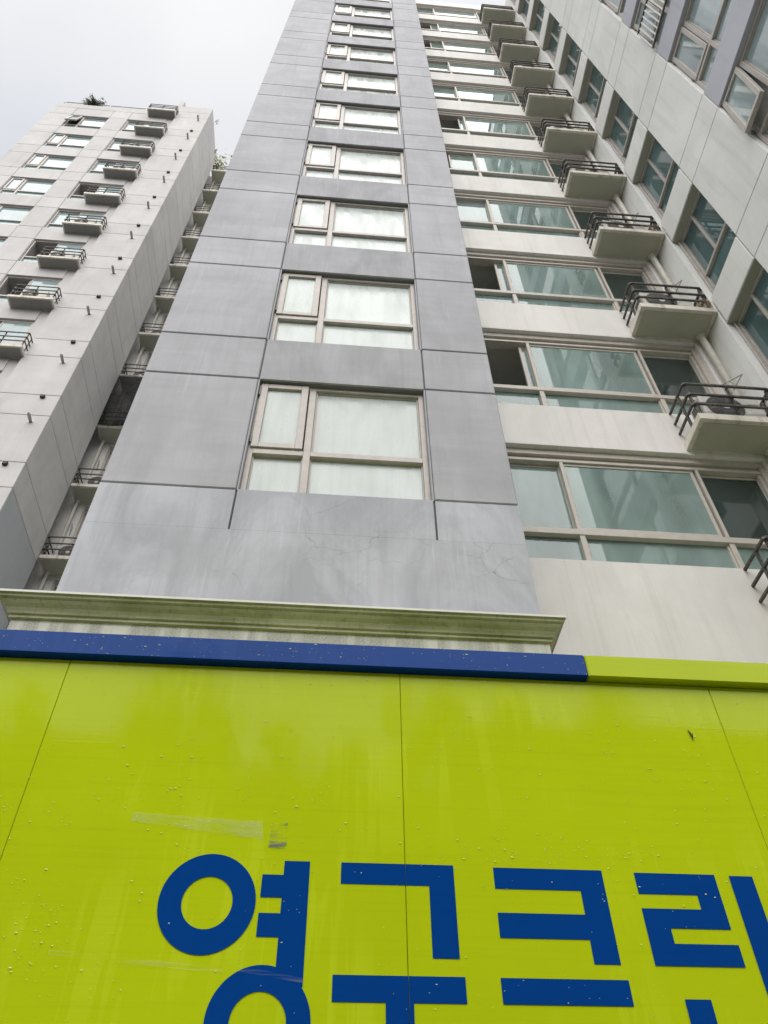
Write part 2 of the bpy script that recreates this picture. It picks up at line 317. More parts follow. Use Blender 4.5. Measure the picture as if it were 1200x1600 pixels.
# ================================================================== building A: grey tower, beige bay, wing
A = empty('apartment_building', 'tall grey apartment tower with beige balcony bay and wing, rising behind the lime truck', 'building', (0, 4.9, 0))
A.location = (0, 0, 0)
XL, XR, YT = -2.22, 1.762, 4.9
GL, GR = -0.948, 0.938          # the two upright joints beside the window column
NT = 11; YB0 = 5.6
TOP = 7.18 + H*NT - 0.9
core = [(XL+0.004, GL-0.012, YT+0.03, 10.2, 5.4, TOP), (GR+0.012, XR-0.004, YT+0.03, 10.2, 5.4, TOP), (GL-0.012, GR+0.012, YT+0.22, 10.2, 5.4, TOP)]
for k in range(-1, NT):
    core.append((GL-0.012, GR+0.012, YT+0.03, YT+0.22, (5.4 if k < 0 else 9.10+H*k), 7.18+H*(k+1)))
boxes('tower_wall', core, 'joint', A)
boxes('side_cladding', [(XL, XL+0.0036, YT+0.034, 10.2, 5.5, TOP), (XR-0.0036, XR, YT+0.034, YB0, 5.5, TOP)], 'tower', A)
pg = 0.011                      # half a joint
def tower_row(z0, z1, centre):
    piece('wall_panel', XL, GL-pg, YT, YT+0.032, z0+pg, z1-pg, 'tower', A, 0.009)
    piece('wall_panel', GR+pg, XR, YT, YT+0.032, z0+pg, z1-pg, 'tower', A, 0.009)
    if centre: piece('wall_panel', GL+0.006, GR-0.006, YT+0.006, YT+0.034, z0+0.001, z1-0.001, 'tower_span', A, 0.006)
for k in range(NT):
    s, t = 7.18+H*k, 9.10+H*k
    tower_row(s, t, False); tower_row(t, s+H, True)
    # painted reveals round the opening
    piece('window_reveal', GL-0.006, GL+0.012, YT+0.012, YT+0.2, s, t, 'tower', A, 0.003)
    piece('window_reveal', GR-0.012, GR+0.006, YT+0.012, YT+0.2, s, t, 'tower', A, 0.003)
    grid_window(A, (GL+0.014, YT+0.075, s), 0, GR-GL-0.028, t-s-0.003, 0.565, 0.655, ('frame', 'frost'))
# foot of the tower: three short panels, then one plain cracked face
for a, b in ((XL, GL-pg), (GL+0.01, GR-0.01), (GR+pg, XR)):
    piece('wall_panel', a, b, YT, YT+0.034, 6.632, 7.18-(0.001 if a > XL and b < XR else pg), 'tower_low', A, 0.0006)
piece('wall_panel', XL, XR, YT, YT+0.034, 5.6, 6.6315, 'tower_low', A, 0.0006)
# stone base and moulded cornice with its returns
BX0, BX1, BY = -2.46, 1.782, 4.885
boxes('base_wall', [(BX0, BX1, BY, 10.2, 0, 5.52)], 'base', A)
prof_raw = [(0.0, 5.44), (0.018, 5.445), (0.018, 5.468), (0.034, 5.475), (0.040, 5.50), (0.055, 5.535), (0.082, 5.568), (0.095, 5.59), (0.100, 5.612), (0.118, 5.618), (0.122, 5.652), (0.134, 5.655)]
prof = [(o_, 5.503+(z_-5.44)*0.152/0.215) for o_, z_ in prof_raw]
topp = [(0.134, 5.673), (-0.3, 5.685)]
bm = bmesh.new(); cols = []
def cpts(o, z): return [(BX0-o, 9.0, z), (BX0-o, BY-o, z), (BX1+o, BY-o, z), (BX1+o, 9.0, z)]
rows = [[bm.verts.new(p) for p in cpts(o, z)] for o, z in prof+topp]
for i in range(len(rows)-1):
    for j in range(3): bm.faces.new((rows[i][j], rows[i][j+1], rows[i+1][j+1], rows[i+1][j]))
bmesh.ops.recalc_face_normals(bm, faces=bm.faces)
me = bpy.data.meshes.new('cornice'); bm.to_mesh(me); bm.free()
cor = finish('cornice', me, 'cornice', A, (0, 0, 0), 0)
boxes('flashing', [(BX0-0.136, BX1+0.136, BY-0.138, BY-0.10, 5.656, 5.676)], 'bay', cor)
boxes('drip_edge', [(BX0-0.02, BX1+0.02, BY-0.024, BY+0.01, 5.492, 5.505)], 'cornice', cor)

# ---- beige bay right of the tower
YB, BXR = 5.60, 5.26
BTOP = TOP
bands = [(XR, BXR, YB, 8.2, 0, 7.17)]
NB = 11
for k in range(NB): bands.append((XR, BXR, YB, 8.2, 9.10+H*k, 7.17+H*(k+1)))
bands += [(XR, 5.6, 8.2, 10.2, 0, BTOP), (BXR, 5.6, YB, 8.2, 0, BTOP)]
boxes('bay_wall', bands, 'bay', A)
for k in range(NB): boxes('band_moulding', [(XR, 4.29, YB-0.012, YB+0.0, 9.10+H*k, 9.145+H*k)], 'bay', A, bev=0.004)
boxes('room_wall', [(XR, BXR, 7.9, 8.19, 0, BTOP)], 'room', A)
WB, HB = BXR-XR, 1.93
m1, m2 = 0.895, 2.57
def bay_frame():
    d = 0.16
    bl = [(0, 0.05, 0, d, 0, HB), (WB-0.07, WB, 0, d, 0, HB),
          (0.05, WB-0.07, 0, d, HB-0.10, HB), (0.05, WB-0.07, 0.045, d, HB-0.155, HB-0.10), (0.05, WB-0.07, 0.02, d, HB-0.20, HB-0.155),
          (0.05, WB-0.07, 0, d, 0, 0.04), (0.05, WB-0.07, -0.006, d, 0.44, 0.52), (0.05, WB-0.07, 0.02, d, 0.52, 0.555),
          (m1-0.005, m1+0.055, 0.004, d, 0.04, 0.44), (m2-0.005, m2+0.055, 0.004, d, 0.04, 0.44),
          (m1+0.055, m1+0.075, 0.03, d, 0.04, 0.44), (m2-0.025, m2-0.005, 0.03, d, 0.04, 0.44),
          (m1, m1+0.045, 0.025, d, 0.555, HB-0.20), (m2+0.015, m2+0.05, 0.02, d, 0.555, HB-0.20), (WB-0.11, WB-0.07, 0.04, d, 0.555, HB-0.2)]
    return box_mesh(bl, 'bay_frame', 0.003)
BF = bay_frame(); SZ0, SZ1 = 0.557, HB-0.202
def sash_mesh(w_, h_): return box_mesh([(0, 0.04, 0, 0.035, 0, h_), (w_-0.04, w_, 0, 0.035, 0, h_), (0.04, w_-0.04, 0.001, 0.034, 0, 0.055), (0.04, w_-0.04, 0.001, 0.034, h_-0.04, h_)], 'sash', 0.003)
S_L = sash_mesh(m1+0.03-0.05, SZ1-SZ0); S_R = sash_mesh(WB-0.07-m2-0.03, SZ1-SZ0); S_C = sash_mesh(m2-m1-0.03, SZ1-SZ0)
def pane_mesh(x0, x1, z0, z1, y=0.0): return box_mesh([(x0, x1, y, y+0.008, z0, z1)], 'pane')
P_L = pane_mesh(0.04, m1+0.03-0.05-0.04, 0.055, SZ1-SZ0-0.04, 0.012); P_R = pane_mesh(0.04, WB-0.07-m2-0.03-0.04, 0.055, SZ1-SZ0-0.04, 0.012); P_C = pane_mesh(0.04, m2-m1-0.07, 0.055, SZ1-SZ0-0.04, 0.012)
LO = [pane_mesh(0.05, m1-0.005, 0.04, 0.44, 0.06), pane_mesh(m1+0.055, m2-0.005, 0.04, 0.44, 0.06), pane_mesh(m2+0.055, WB-0.07, 0.04, 0.44, 0.06)]
def curtain_mesh(w_, h_, seed):
    r = random.Random(seed); bm = bmesh.new(); n = int(w_/0.03); prev = None; ph = r.random()*6
    for i in range(n+1):
        x = w_*i/n; y = 0.035*math.sin(x*38+ph+1.5*math.sin(x*5+seed)); a = bm.verts.new((x, y, 0)); b = bm.verts.new((x, y*0.7, h_))
        if prev: bm.faces.new((prev[0], a, b, prev[1]))
        prev = (a, b)
    me = bpy.data.meshes.new('curtain'); bm.to_mesh(me); bm.free()
    for p in me.polygons: p.use_smooth = True
    return me
CUR = [curtain_mesh(w_, 1.78, i) for i, w_ in enumerate((0.55, 0.9, 1.5, 2.3))]
BL = box_mesh([(0, 1.66, 0, 0.012, 0.02+0.13*i, 0.115+0.13*i) for i in range(13)], 'blind')
#            left sash slid open by | curtains (x, index)
plan = {0: (0.0, []), 1: (0.74, [(1.0, 0), (1.75, 1)]), 2: (0.70, [(1.0, 2)]), 3: (0.0, [(0.95, 3)]), 4: (0.28, [(1.5, 2)]), 5: (0.72, [(1.0, 3)]), 6: (0.0, [(0.2, 1), (1.6, 2)]),
        7: (0.0, [(0.2, 1)]), 8: (0.45, [(1.3, 2)]), 9: (0.6, []), 10: (0.0, [(0.9, 3)])}
for k in range(NB):
    z = 7.17+H*k; wobj = finish('window', BF, 'frame_bay', A, (XR, YB+0.055, z+0.001), 0)
    slide, cur = plan[k]
    finish('sash', S_L, 'frame_bay', wobj, (0.05+slide, 0.09, SZ0), 0); finish('pane', P_L, 'clear', wobj, (0.05+slide, 0.09, SZ0), 0)
    finish('sash', S_C, 'frame_bay', wobj, (m1+0.022, 0.045, SZ0), 0); finish('pane', P_C, 'clear', wobj, (m1+0.022, 0.045, SZ0), 0)
    finish('sash', S_R, 'frame_bay', wobj, (m2+0.025, 0.092, SZ0), 0); finish('pane', P_R, 'clear_dark', wobj, (m2+0.025, 0.092, SZ0), 0)
    for me in LO: finish('pane', me, 'clear', wobj, (0, 0, 0), 0)
    for x, i in cur: finish('curtain', CUR[i], 'curtain', wobj, (x, 0.20, 0.04), 0)
    if k == 0: finish('blind', BL, 'blind', wobj, (0.92, 0.19, 0.02), 0)

# ---- balconies (air-conditioner ledges)
def balcony_meshes(w_, d_):
    slab = box_mesh([(0, w_, 0, d_, 0.0, 0.118)], 'slab', 0.006)
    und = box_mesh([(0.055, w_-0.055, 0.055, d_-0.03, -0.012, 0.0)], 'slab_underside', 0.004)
    rails = []
    for zz in (0.33, 0.54, 0.77):
        rails.append(tube_mesh([(0.012, d_, zz), (0.012, 0.03, zz), (0.03, 0.012, zz), (w_-0.03, 0.012, zz), (w_-0.012, 0.03, zz), (w_-0.012, d_, zz)], 0.020, 4, 'rail'))
    posts = [box_mesh([(0, 0.028, 0, 0.028, 0.118, 0.77)], 'post')]
    return slab, und, rails, posts
BM = {}
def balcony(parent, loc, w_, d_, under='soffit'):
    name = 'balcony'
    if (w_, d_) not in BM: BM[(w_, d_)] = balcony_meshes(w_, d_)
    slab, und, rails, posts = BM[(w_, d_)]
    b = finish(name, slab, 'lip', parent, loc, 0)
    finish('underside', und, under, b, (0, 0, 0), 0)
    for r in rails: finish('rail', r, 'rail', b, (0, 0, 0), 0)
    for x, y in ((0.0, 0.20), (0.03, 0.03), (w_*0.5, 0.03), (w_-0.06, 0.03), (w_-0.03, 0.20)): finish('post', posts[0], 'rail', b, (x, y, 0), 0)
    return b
def ac_unit(loc, rz, label, group, seed=0):
    if 'ac' not in CACHE:
        W_, D_, H_ = 0.78, 0.28, 0.54
        CACHE['ac'] = box_mesh([(0, W_, 0, D_, 0.04, H_)], 'casing', 0.012)
        CACHE['acf'] = box_mesh([(0.06, 0.12, -0.01, D_+0.01, 0, 0.04), (W_-0.12, W_-0.06, -0.01, D_+0.01, 0, 0.04)], 'foot', 0.003)
        bm = bmesh.new(); cx, cz = 0.29, 0.30
        def ring(r0, r1, y, n=28):
            a = [bm.verts.new((cx+r0*math.cos(2*math.pi*i/n), y, cz+r0*math.sin(2*math.pi*i/n))) for i in range(n)]
            b = [bm.verts.new((cx+r1*math.cos(2*math.pi*i/n), y, cz+r1*math.sin(2*math.pi*i/n))) for i in range(n)]
            for i in range(n): bm.faces.new((a[i], a[(i+1) % n], b[(i+1) % n], b[i]))
        for r in (0.055, 0.09, 0.12, 0.15, 0.18, 0.21, 0.232): ring(r-0.005, r+0.005, -0.012)
        for i in range(20):
            a = 2*math.pi*i/20; d = Vector((math.cos(a), 0, math.sin(a))); t = Vector((-math.sin(a), 0, math.cos(a)))*0.004; c = Vector((cx, -0.016, cz))
            bm.faces.new([bm.verts.new(v) for v in (c+d*0.05-t, c+d*0.235-t, c+d*0.235+t, c+d*0.05+t)])
        me = bpy.data.meshes.new('grille'); bm.to_mesh(me); bm.free(); CACHE['acg'] = me
        bm = bmesh.new(); bmesh.ops.create_circle(bm, cap_ends=True, radius=0.24, segments=32, matrix=Matrix.Translation((cx, -0.003, cz)) @ Matrix.Rotation(math.pi/2, 4, 'X'))
        me = bpy.data.meshes.new('fan_opening'); bm.to_mesh(me); bm.free(); CACHE['aco'] = me
        bm = bmesh.new()
        for i in range(3):
            for j in range(6):
                a0 = 2*math.pi*(i/3+j*0.035); a1 = 2*math.pi*(i/3+(j+1)*0.035)
                bm.faces.new([bm.verts.new((cx+r*math.cos(a), -0.004-0.001*q, cz+r*math.sin(a))) for r, a, q in ((0.05, a0, j), (0.2, a0, j), (0.2, a1, j+1), (0.05, a1, j+1))])
        me = bpy.data.meshes.new('fan'); bm.to_mesh(me); bm.free(); CACHE['acn'] = me
        bm = bmesh.new(); bmesh.ops.create_circle(bm, cap_ends=True, radius=0.05, segments=20, matrix=Matrix.Translation((cx, -0.018, cz)) @ Matrix.Rotation(math.pi/2, 4, 'X'))
        me = bpy.data.meshes.new('badge'); bm.to_mesh(me); bm.free(); CACHE['acb'] = me
        CACHE['acv'] = box_mesh([(-0.004, 0.0, 0.05, D_-0.04, 0.10+0.04*i, 0.122+0.04*i) for i in range(10)], 'side_vent')
        CACHE['ach'] = box_mesh([(0.60, 0.74, -0.006, 0.0, 0.38, 0.45), (0.60, 0.74, -0.006, 0.0, 0.12, 0.30)], 'panel', 0.002)
        CACHE['aco2'] = tube_mesh([(0.76, 0.10, 0.16), (0.86, 0.09, 0.16), (0.93, 0.12, 0.28), (0.95, 0.22, 0.46), (0.95, 0.30, 0.55)], 0.018, 8, 'hose')
    e = empty('air_conditioner_unit', label, 'air conditioner', loc, rz, group)
    for nm, key, mt in (('casing', 'ac', 'ac'), ('foot', 'acf', 'ac_dark'), ('fan_opening', 'aco', 'ac_dark'), ('fan', 'acn', 'ac_fan'), ('grille', 'acg', 'ac_fan'), ('badge', 'acb', 'ac'), ('side_vent', 'acv', 'ac_dark'), ('service_panel', 'ach', 'ac'), ('hose', 'aco2', 'gal')):
        finish(nm, CACHE[key], mt, e, (0, 0, 0), 0)
    return e
ORD = ['lowest', 'second lowest', 'third lowest', 'fourth lowest', 'fifth lowest', 'sixth lowest', 'seventh lowest', 'eighth lowest']
SB = 6.38
for k in range(11):
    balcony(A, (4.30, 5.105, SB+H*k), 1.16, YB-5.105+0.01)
    if k < 8 and k != 6:
        ac_unit((4.50 if k % 2 else 4.46, 5.20, SB+H*k+0.119), 0.0 if k != 3 else 0.03, 'white air conditioner unit behind the rails of the %s right-hand balcony beside the bay' % ORD[k], 'air conditioners on the right balconies')
# dry straw caught on the corner of a few ledges
M['straw'] = simple('dry_straw', (0.36, 0.27, 0.14), 0.9, 0, 0.25, 30)
for k in (2, 3, 5):
    r = random.Random(60+k); bm = bmesh.new()
    for i in range(26):
        p = Vector((5.30+r.gauss(0, .06), 5.10, SB+H*k+0.12)); d = Vector((r.gauss(0, .10), -0.03-0.06*r.random(), r.uniform(-.03, .10))); q = p+d; e_ = q+Vector((r.gauss(0, .04), -.01, -0.10*r.random()))
        for a_, b_2 in ((p, q), (q, e_)):
            t = Vector((0.0022, 0, 0.0022)); bm.faces.new([bm.verts.new(v) for v in (a_-t, b_2-t, b_2+t, a_+t)])
    me = bpy.data.meshes.new('straw'); bm.to_mesh(me); bm.free(); so_ = finish('straw', me, 'straw', A, (0, 0, 0), 0); so_['kind'] = 'stuff'
# rain pipe in the corner with collars
pp = finish('drain_pipe', tube_mesh([(5.345, 5.515, 0.2), (5.345, 5.515, BTOP-0.3)], 0.05, 14, 'pipe'), 'pipe', A, (0, 0, 0), 0, True)
colm = tube_mesh([(0, 0, -0.03), (0, 0, 0)], 0.075, 14, 'collar')
for k in range(11): finish('collar', colm, 'pipe', pp, (5.345, 5.515, SB+H*k-0.013), 0)
brk = box_mesh([(0, 0.02, -0.02, 0, -0.02, 0.30)], 'bracket', 0.002)
brt = [tube_mesh([(0, 0, 0), (0.10, -0.30, 0.12)], 0.008, 6, 'arm'), tube_mesh([(0, 0, 0.3), (0.10, -0.30, 0.12)], 0.008, 6, 'arm')]
for k in (1, 2, 3, 5):
    bo = finish('laundry_bracket', brk, 'gal', A, (5.27, YB-0.002, SB+H*k+1.25), 0)
    for me in brt: finish('arm', me, 'gal', bo, (0.01, -0.02, 0), 0)

# ---- wing on the right, face looking left (towards -x)
XW = 5.48
WTOP = TOP
boxes('wing_wall', [(XW+0.24, 9.5, 0.6, 5.13, 0, WTOP), (XW-0.015, XW+0.24, 5.13, YB+0.1, 0, WTOP), (5.6, 9.5, 5.13, 10.2, 0, WTOP), (XW+0.03, XW+0.24, 2.985, 4.125, 0, WTOP), (XW+0.03, XW+0.24, 0.6, 1.09, 0, WTOP)], 'white', A)
for k in range(-4, 9):
    a, bt = 12.405+H*k, 11.669+H*k          # sill and lower joint of the short band
    if a > WTOP-1: break
    t1 = bt+H
    piece('wall_panel', XW, XW+0.24, 4.138, 5.10, bt+0.006, a-0.006, 'white', A, 0.010)       # under the recessed window
    piece('wall_panel', XW, XW+0.05, 2.993, 4.120, bt+0.008, a-0.008, 'white', A, 0.009)
    piece('wall_panel', XW, XW+0.05, 2.993, 4.120, a+0.008, t1-0.008, 'white', A, 0.009)
    piece('wall_panel', XW+0.004, XW+0.24, 1.10, 2.977, bt+0.001, a-0.001, 'lilac', A, 0.006)
    piece('wall_panel', XW, XW+0.05, 0.6, 1.085, bt+0.008, a-0.008, 'white', A, 0.009)
    piece('wall_panel', XW, XW+0.05, 0.6, 1.085, a+0.008, t1-0.008, 'white', A, 0.009)
    # window beside the corner
    kw = 'wingwin'
    if kw not in CACHE:
        W_, H_ = 0.975, t1-a
        CACHE[kw] = box_mesh([(0, 0.05, 0, 0.08, 0, H_), (W_-0.05, W_, 0, 0.08, 0, H_), (0.05, W_-0.05, 0.001, 0.08, H_-0.05, H_), (0.05, W_-0.05, 0.001, 0.08, 0, 0.05), (0.05, W_-0.05, -0.012, 0.08, 0.70, 0.765), (0.46, 0.505, -0.006, 0.08, 0.765, H_-0.05),
                              (0, 0.03, -0.05, -0.001, 0, H_-0.001), (0.05, W_-0.05, 0.02, 0.08, 0.765, 0.80)], 'window', 0.003)
        for i, bx in enumerate(((0.05, 0.46, 0.04, 0.048, 0.80, H_-0.05), (0.505, W_-0.05, 0.03, 0.038, 0.80, H_-0.05), (0.05, W_-0.05, 0.04, 0.048, 0.05, 0.70))): CACHE[kw+str(i)] = box_mesh([bx], 'pane')
    wobj = finish('window', CACHE[kw], 'frame', A, (XW+0.155, 5.118, a), -math.pi/2)
    for i in range(3): finish('pane', CACHE[kw+str(i)], 'teal', wobj, (0, 0, 0), 0)
    boxes('window_head', [(XW+0.02, XW+0.24, 4.13, 5.13, t1+0.002, t1+0.0055)], 'reveal', A)
    boxes('window_sill', [(XW+0.10, XW+0.24, 4.14, 5.1, a-0.004, a+0.012)], 'frame', A)
    # large window on the near part
    grid_window(A, (XW+0.085, 2.975, a+0.002), -math.pi/2, 1.872, t1-a-0.004, 0.565, 0.56, ('frame', 'wingglass'), awning=math.radians(6) if k == 0 else 0)
    if k == 2:
        gd = boxes('window_guard', [(XW-0.06, XW-0.03, 1.9, 2.95, a+0.10, a+0.135), (XW-0.06, XW-0.03, 1.9, 2.95, a+1.22, a+1.255)], 'rail', A)
        for i in range(11): boxes('guard_bar', [(XW-0.055, XW-0.035, 1.92+0.1*i, 1.945+0.1*i, a+0.135, a+1.22)], 'guard', gd)

# ================================================================== building B: pale block on the left
B = empty('apartment_building', 'pale apartment block at the left with balconies, vent pipes and plants on its roof', 'building')
LX0, LX1, LX2 = -14.93, -9.02, -7.43
LY, LYR = 12.33, 12.25
LT = 44.08; RT = 44.96
wins = ((-13.83, -12.05), (-11.16, -9.36))
T = lambda j: 11.64+H*j
S = lambda j: 9.84+H*j
bl = [(LX0+0.01, wins[0][0], LY+0.03, 14.4, 0, LT), (wins[0][1], wins[1][0], LY+0.03, 14.4, 0, LT), (wins[1][1], LX1, LY+0.03, 14.4, 0, LT), (LX0+0.01, LX1, 14.4, 18.0, 0, LT),
      (LX1-0.24, LX1-0.003, LY-0.02, 14.0, LT-0.6, 46.0)]
for j in range(-1, 12):
    for a, b in wins: bl.append((a, b, LY+0.03, 14.4, 0 if j < 0 else T(j), S(j+1) if j < 11 else LT))
boxes('wall', bl, 'left', B)
boxes('wall', [(LX1, LX2-0.03, LYR+0.03, 14.72, 0, RT), (LX1, -7.80, 14.72, 18.0, 0, RT)], 'left', B)
for j in range(-1, 12):
    zlist = []
    if j >= 0: zlist.append((S(j), T(j), False))
    zlist.append((max(T(j), 0), S(j+1) if j < 11 else LT, True))
    for z0, z1, sp in zlist:
        if z1 < 9: continue
        piece('wall_panel', LX0, wins[0][0]-0.012, LY, LY+0.04, z0+0.010, z1-0.010, 'left', B, 0.008)
        piece('wall_panel', wins[0][1]+0.012, wins[1][0]-0.012, LY, LY+0.04, z0+0.010, z1-0.010, 'left', B, 0.008)
        if sp:
            for a, b in wins: piece('wall_panel', a+0.006, b-0.006, LY+0.004, LY+0.04, z0+0.001, z1-0.001, 'left', B, 0.006)
boxes('parapet_panel', [(LX0, LX1-0.25, LY-0.006, LY+0.03, T(11)+1.05, LT)], 'left', B, bev=0.006)
lb = B
for j in range(0, 12):
    a, b = wins[0]
    grid_window(B, (a+0.01, LY+0.07, S(j)), 0, b-a-0.02, T(j)-S(j)-0.003, 0.545, 0.50, ('frame', 'pale'), awning=math.radians(9) if j == 11 else 0)
# sliding windows behind the left block's balconies
W2, H2 = wins[1][1]-wins[1][0]-0.02, 1.797
SF = box_mesh([(0, 0.05, 0, 0.1, 0, H2), (W2-0.05, W2, 0, 0.1, 0, H2), (0.05, W2-0.05, 0.001, 0.1, H2-0.06, H2), (0.05, W2-0.05, 0.001, 0.1, 0, 0.05), (0.05, W2-0.05, -0.004, 0.1, 0.46, 0.53)], 'frame', 0.003)
SS = sash_mesh(0.90, H2-0.06-0.53); SP = pane_mesh(0.04, 0.86, 0.055, H2-0.06-0.53-0.04, 0.012); SLO = pane_mesh(0.05, W2-0.05, 0.05, 0.46, 0.05)
for j in range(0, 12):
    wobj = finish('window', SF, 'frame', B, (wins[1][0]+0.01, LY+0.07, S(j)), 0)
    op = {0: 0.0, 1: 0.6, 2: 0.75, 3: 0.7, 4: 0.72, 5: 0.7, 6: 0.74, 7: 0.0, 8: 0.75, 9: 0.0, 10: 0.0, 11: 0.0}[j]
    finish('sash', SS, 'frame', wobj, (0.05+op, 0.06, 0.53), 0); finish('pane', SP, 'pale', wobj, (0.05+op, 0.06, 0.53), 0)
    finish('sash', SS, 'frame', wobj, (W2-0.95, 0.02, 0.53), 0); finish('pane', SP, 'pale' if j in (9, 10, 11, 0) else 'teal', wobj, (W2-0.95, 0.02, 0.53), 0)
    finish('pane', SLO, 'pale', wobj, (0, 0, 0), 0)
    if op: finish('curtain', CUR[0], 'curtain', wobj, (0.85, 0.35, 0.2), 0)
# right-hand section: panels, side panels, vent pipes and caps
vp = tube_mesh([(0, 0, 0), (0, -0.25, 0.01)], 0.042, 12, 'vent_pipe'); vf = tube_mesh([(0, 0, 0), (0, -0.012, 0)], 0.07, 14, 'flange')
vpi = tube_mesh([(0, -0.2495, 0.01), (0, -0.2525, 0.01)], 0.034, 12, 'bore')
for j in range(0, 13):
    lo, hi = 9.57+H*j, 10.48+H*j
    nxt = 9.57+H*(j+1) if j < 12 else RT
    for z0, z1 in ((lo, hi), (hi, nxt)):
        if z0 > RT-0.3: continue
        z1 = min(z1, RT)
        piece('wall_panel', LX1+0.004, LX2, LYR, LYR+0.04, z0+0.009, z1-0.009, 'left', B, 0.007)
        piece('wall_panel', LX2-0.04, LX2, LYR+0.043, 14.72, z0+0.009, z1-0.009, 'left' if z0 > 15.1 else 'left_low', B, 0.007)
    if j < 12: boxes('vent_cap', [(-7.92, -7.80, LYR-0.07, LYR, hi-0.17, hi-0.06)], 'black', B, bev=0.012)
    v = finish('vent_pipe', vp, 'pipe_steel', B, (-7.85+0.03*math.sin(j*2.3), LYR, lo-0.28), 0)
    finish('flange', vf, 'pipe_steel', v, (0, 0, 0), 0); finish('bore', vpi, 'black', v, (0, 0, 0), 0)
boxes('wall_panel', [(LX2-0.04, LX2, LYR+0.043, 14.72, 0, 9.56)], 'left_low', B)
boxes('wall_panel', [(LX1+0.004, LX2, LYR, LYR+0.04, 0, 9.56)], 'left', B)
FROMTOP = ['topmost', 'second from the top', 'third from the top', 'fourth from the top', 'fifth from the top', 'sixth from the top', 'seventh from the top', 'eighth from the top', 'ninth from the top', 'tenth from the top']
for j in range(1, 13):
    z = 9.45+H*j
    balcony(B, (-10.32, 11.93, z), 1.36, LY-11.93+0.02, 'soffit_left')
    if j in (5, 6, 7, 9, 10):
        ac_unit((-10.05, 12.02, z+0.119), 0, 'small air conditioner unit on the left block\'s front balcony, %s' % FROMTOP[12-j], 'air conditioners on the left block')
# roof railing
for x in (-14.68, -12.5, -10.7): boxes('railing_post', [(x, x+0.035, 12.385, 12.42, LT-0.05, LT+0.44)], 'gal', B)
finish('roof_railing', tube_mesh([(-14.9, 12.40, LT+0.03), (-14.68, 12.40, LT+0.45), (-9.3, 12.40, LT+0.45)], 0.026, 8, 'rail'), 'gal', B, (0, 0, 0), 0)
# bay between the left block and the tower
CY = 15.40
LBX0 = -7.12
LB0 = 9.73           # underside of the lowest ledge seen
bl = [(-7.80, LBX0, CY, 18.0, 0, 44.3), (-3.5, 6.0, CY, 18.0, 0, 44.3), (LBX0, -3.5, 17.5, 18.0, 0, 44.3)]
for j in range(-1, 13): bl.append((LBX0, -3.5, CY, 17.5, 0 if j < 0 else LB0+H*j-0.10, (LB0+H*(j+1)-0.10-1.93) if j < 12 else 44.3))
boxes('recess_wall', bl, 'bay', B)
boxes('recess_return', [(-7.86, -7.80, 14.725, CY, 0, 44.3)], 'white', B)
for j in range(1, 13):
    z = LB0+H*j
    balcony(B, (-7.43, 14.735, z), 1.9, CY-14.735+0.01, 'soffit')
    if z-2.03 > 9:
        wobj = finish('window', BF, 'frame_bay', B, (LBX0, CY+0.05, z-2.03+0.001), 0)
        for me, mt, x, y in ((S_L, 'frame_bay', 0.05, 0.09), (P_L, 'teal', 0.05, 0.09), (S_C, 'frame_bay', m1+0.022, 0.045), (P_C, 'teal', m1+0.022, 0.045)):
            finish('sash' if mt != 'teal' else 'pane', me if mt != 'teal' else me, mt, wobj, (x, y, SZ0), 0)
        finish('pane', LO[0], 'clear', wobj, (0, 0, 0), 0); finish('pane', LO[1], 'clear', wobj, (0, 0, 0), 0)
        boxes('side_pane', [(-7.80, -7.785, 14.80, 15.32, z-1.85, z-0.2)], 'teal', B)
    if j in (2, 3, 4, 5, 6):
        ac_unit((-7.15, 14.93, z+0.119), 0, 'air conditioner unit on the %s ledge of the narrow gap left of the tower' % ORD[j-2], 'air conditioners in the gap beside the tower')
pp = finish('drain_pipe', tube_mesh([(-7.33, 15.30, 0.2), (-7.33, 15.30, 44.0)], 0.05, 12, 'pipe'), 'pipe', B, (0, 0, 0), 0, True)
for j in range(1, 13): finish('collar', colm, 'pipe', pp, (-7.33, 15.30, LB0+H*j-0.013), 0)
for j in range(1, 7):
    bo = finish('laundry_bracket', brk, 'gal', B, (-7.22, CY-0.002, LB0+H*j-1.3), 0)
    for me in brt: finish('arm', me, 'gal', bo, (0.01, -0.02, 0), 0)

# black net closing one storey of the gap
bm = bmesh.new(); nx, nz = 12, 14; vs = []
for i in range(nx+1):
    for k in range(nz+1):
        u, v = i/nx, k/nz
        vs.append(bm.verts.new((-7.42+1.9*u, 14.69-0.05*math.sin(math.pi*v)+0.025*math.sin(9*u+3*v)+0.03*math.sin(math.pi*v)*u, LB0+4*H+0.02+(H-0.02)*v)))
for i in range(nx):
    for k in range(nz): bm.faces.new((vs[i*(nz+1)+k], vs[(i+1)*(nz+1)+k], vs[(i+1)*(nz+1)+k+1], vs[i*(nz+1)+k+1]))
bmesh.ops.solidify(bm, geom=list(bm.faces), thickness=0.004)
me = bpy.data.meshes.new('safety_net'); bm.to_mesh(me); bm.free()
net = finish('safety_net', me, 'net', None, (0, 0, 0), 0, True); net['label'] = 'black netting hung over one ledge in the gap left of the tower'; net['category'] = 'net'

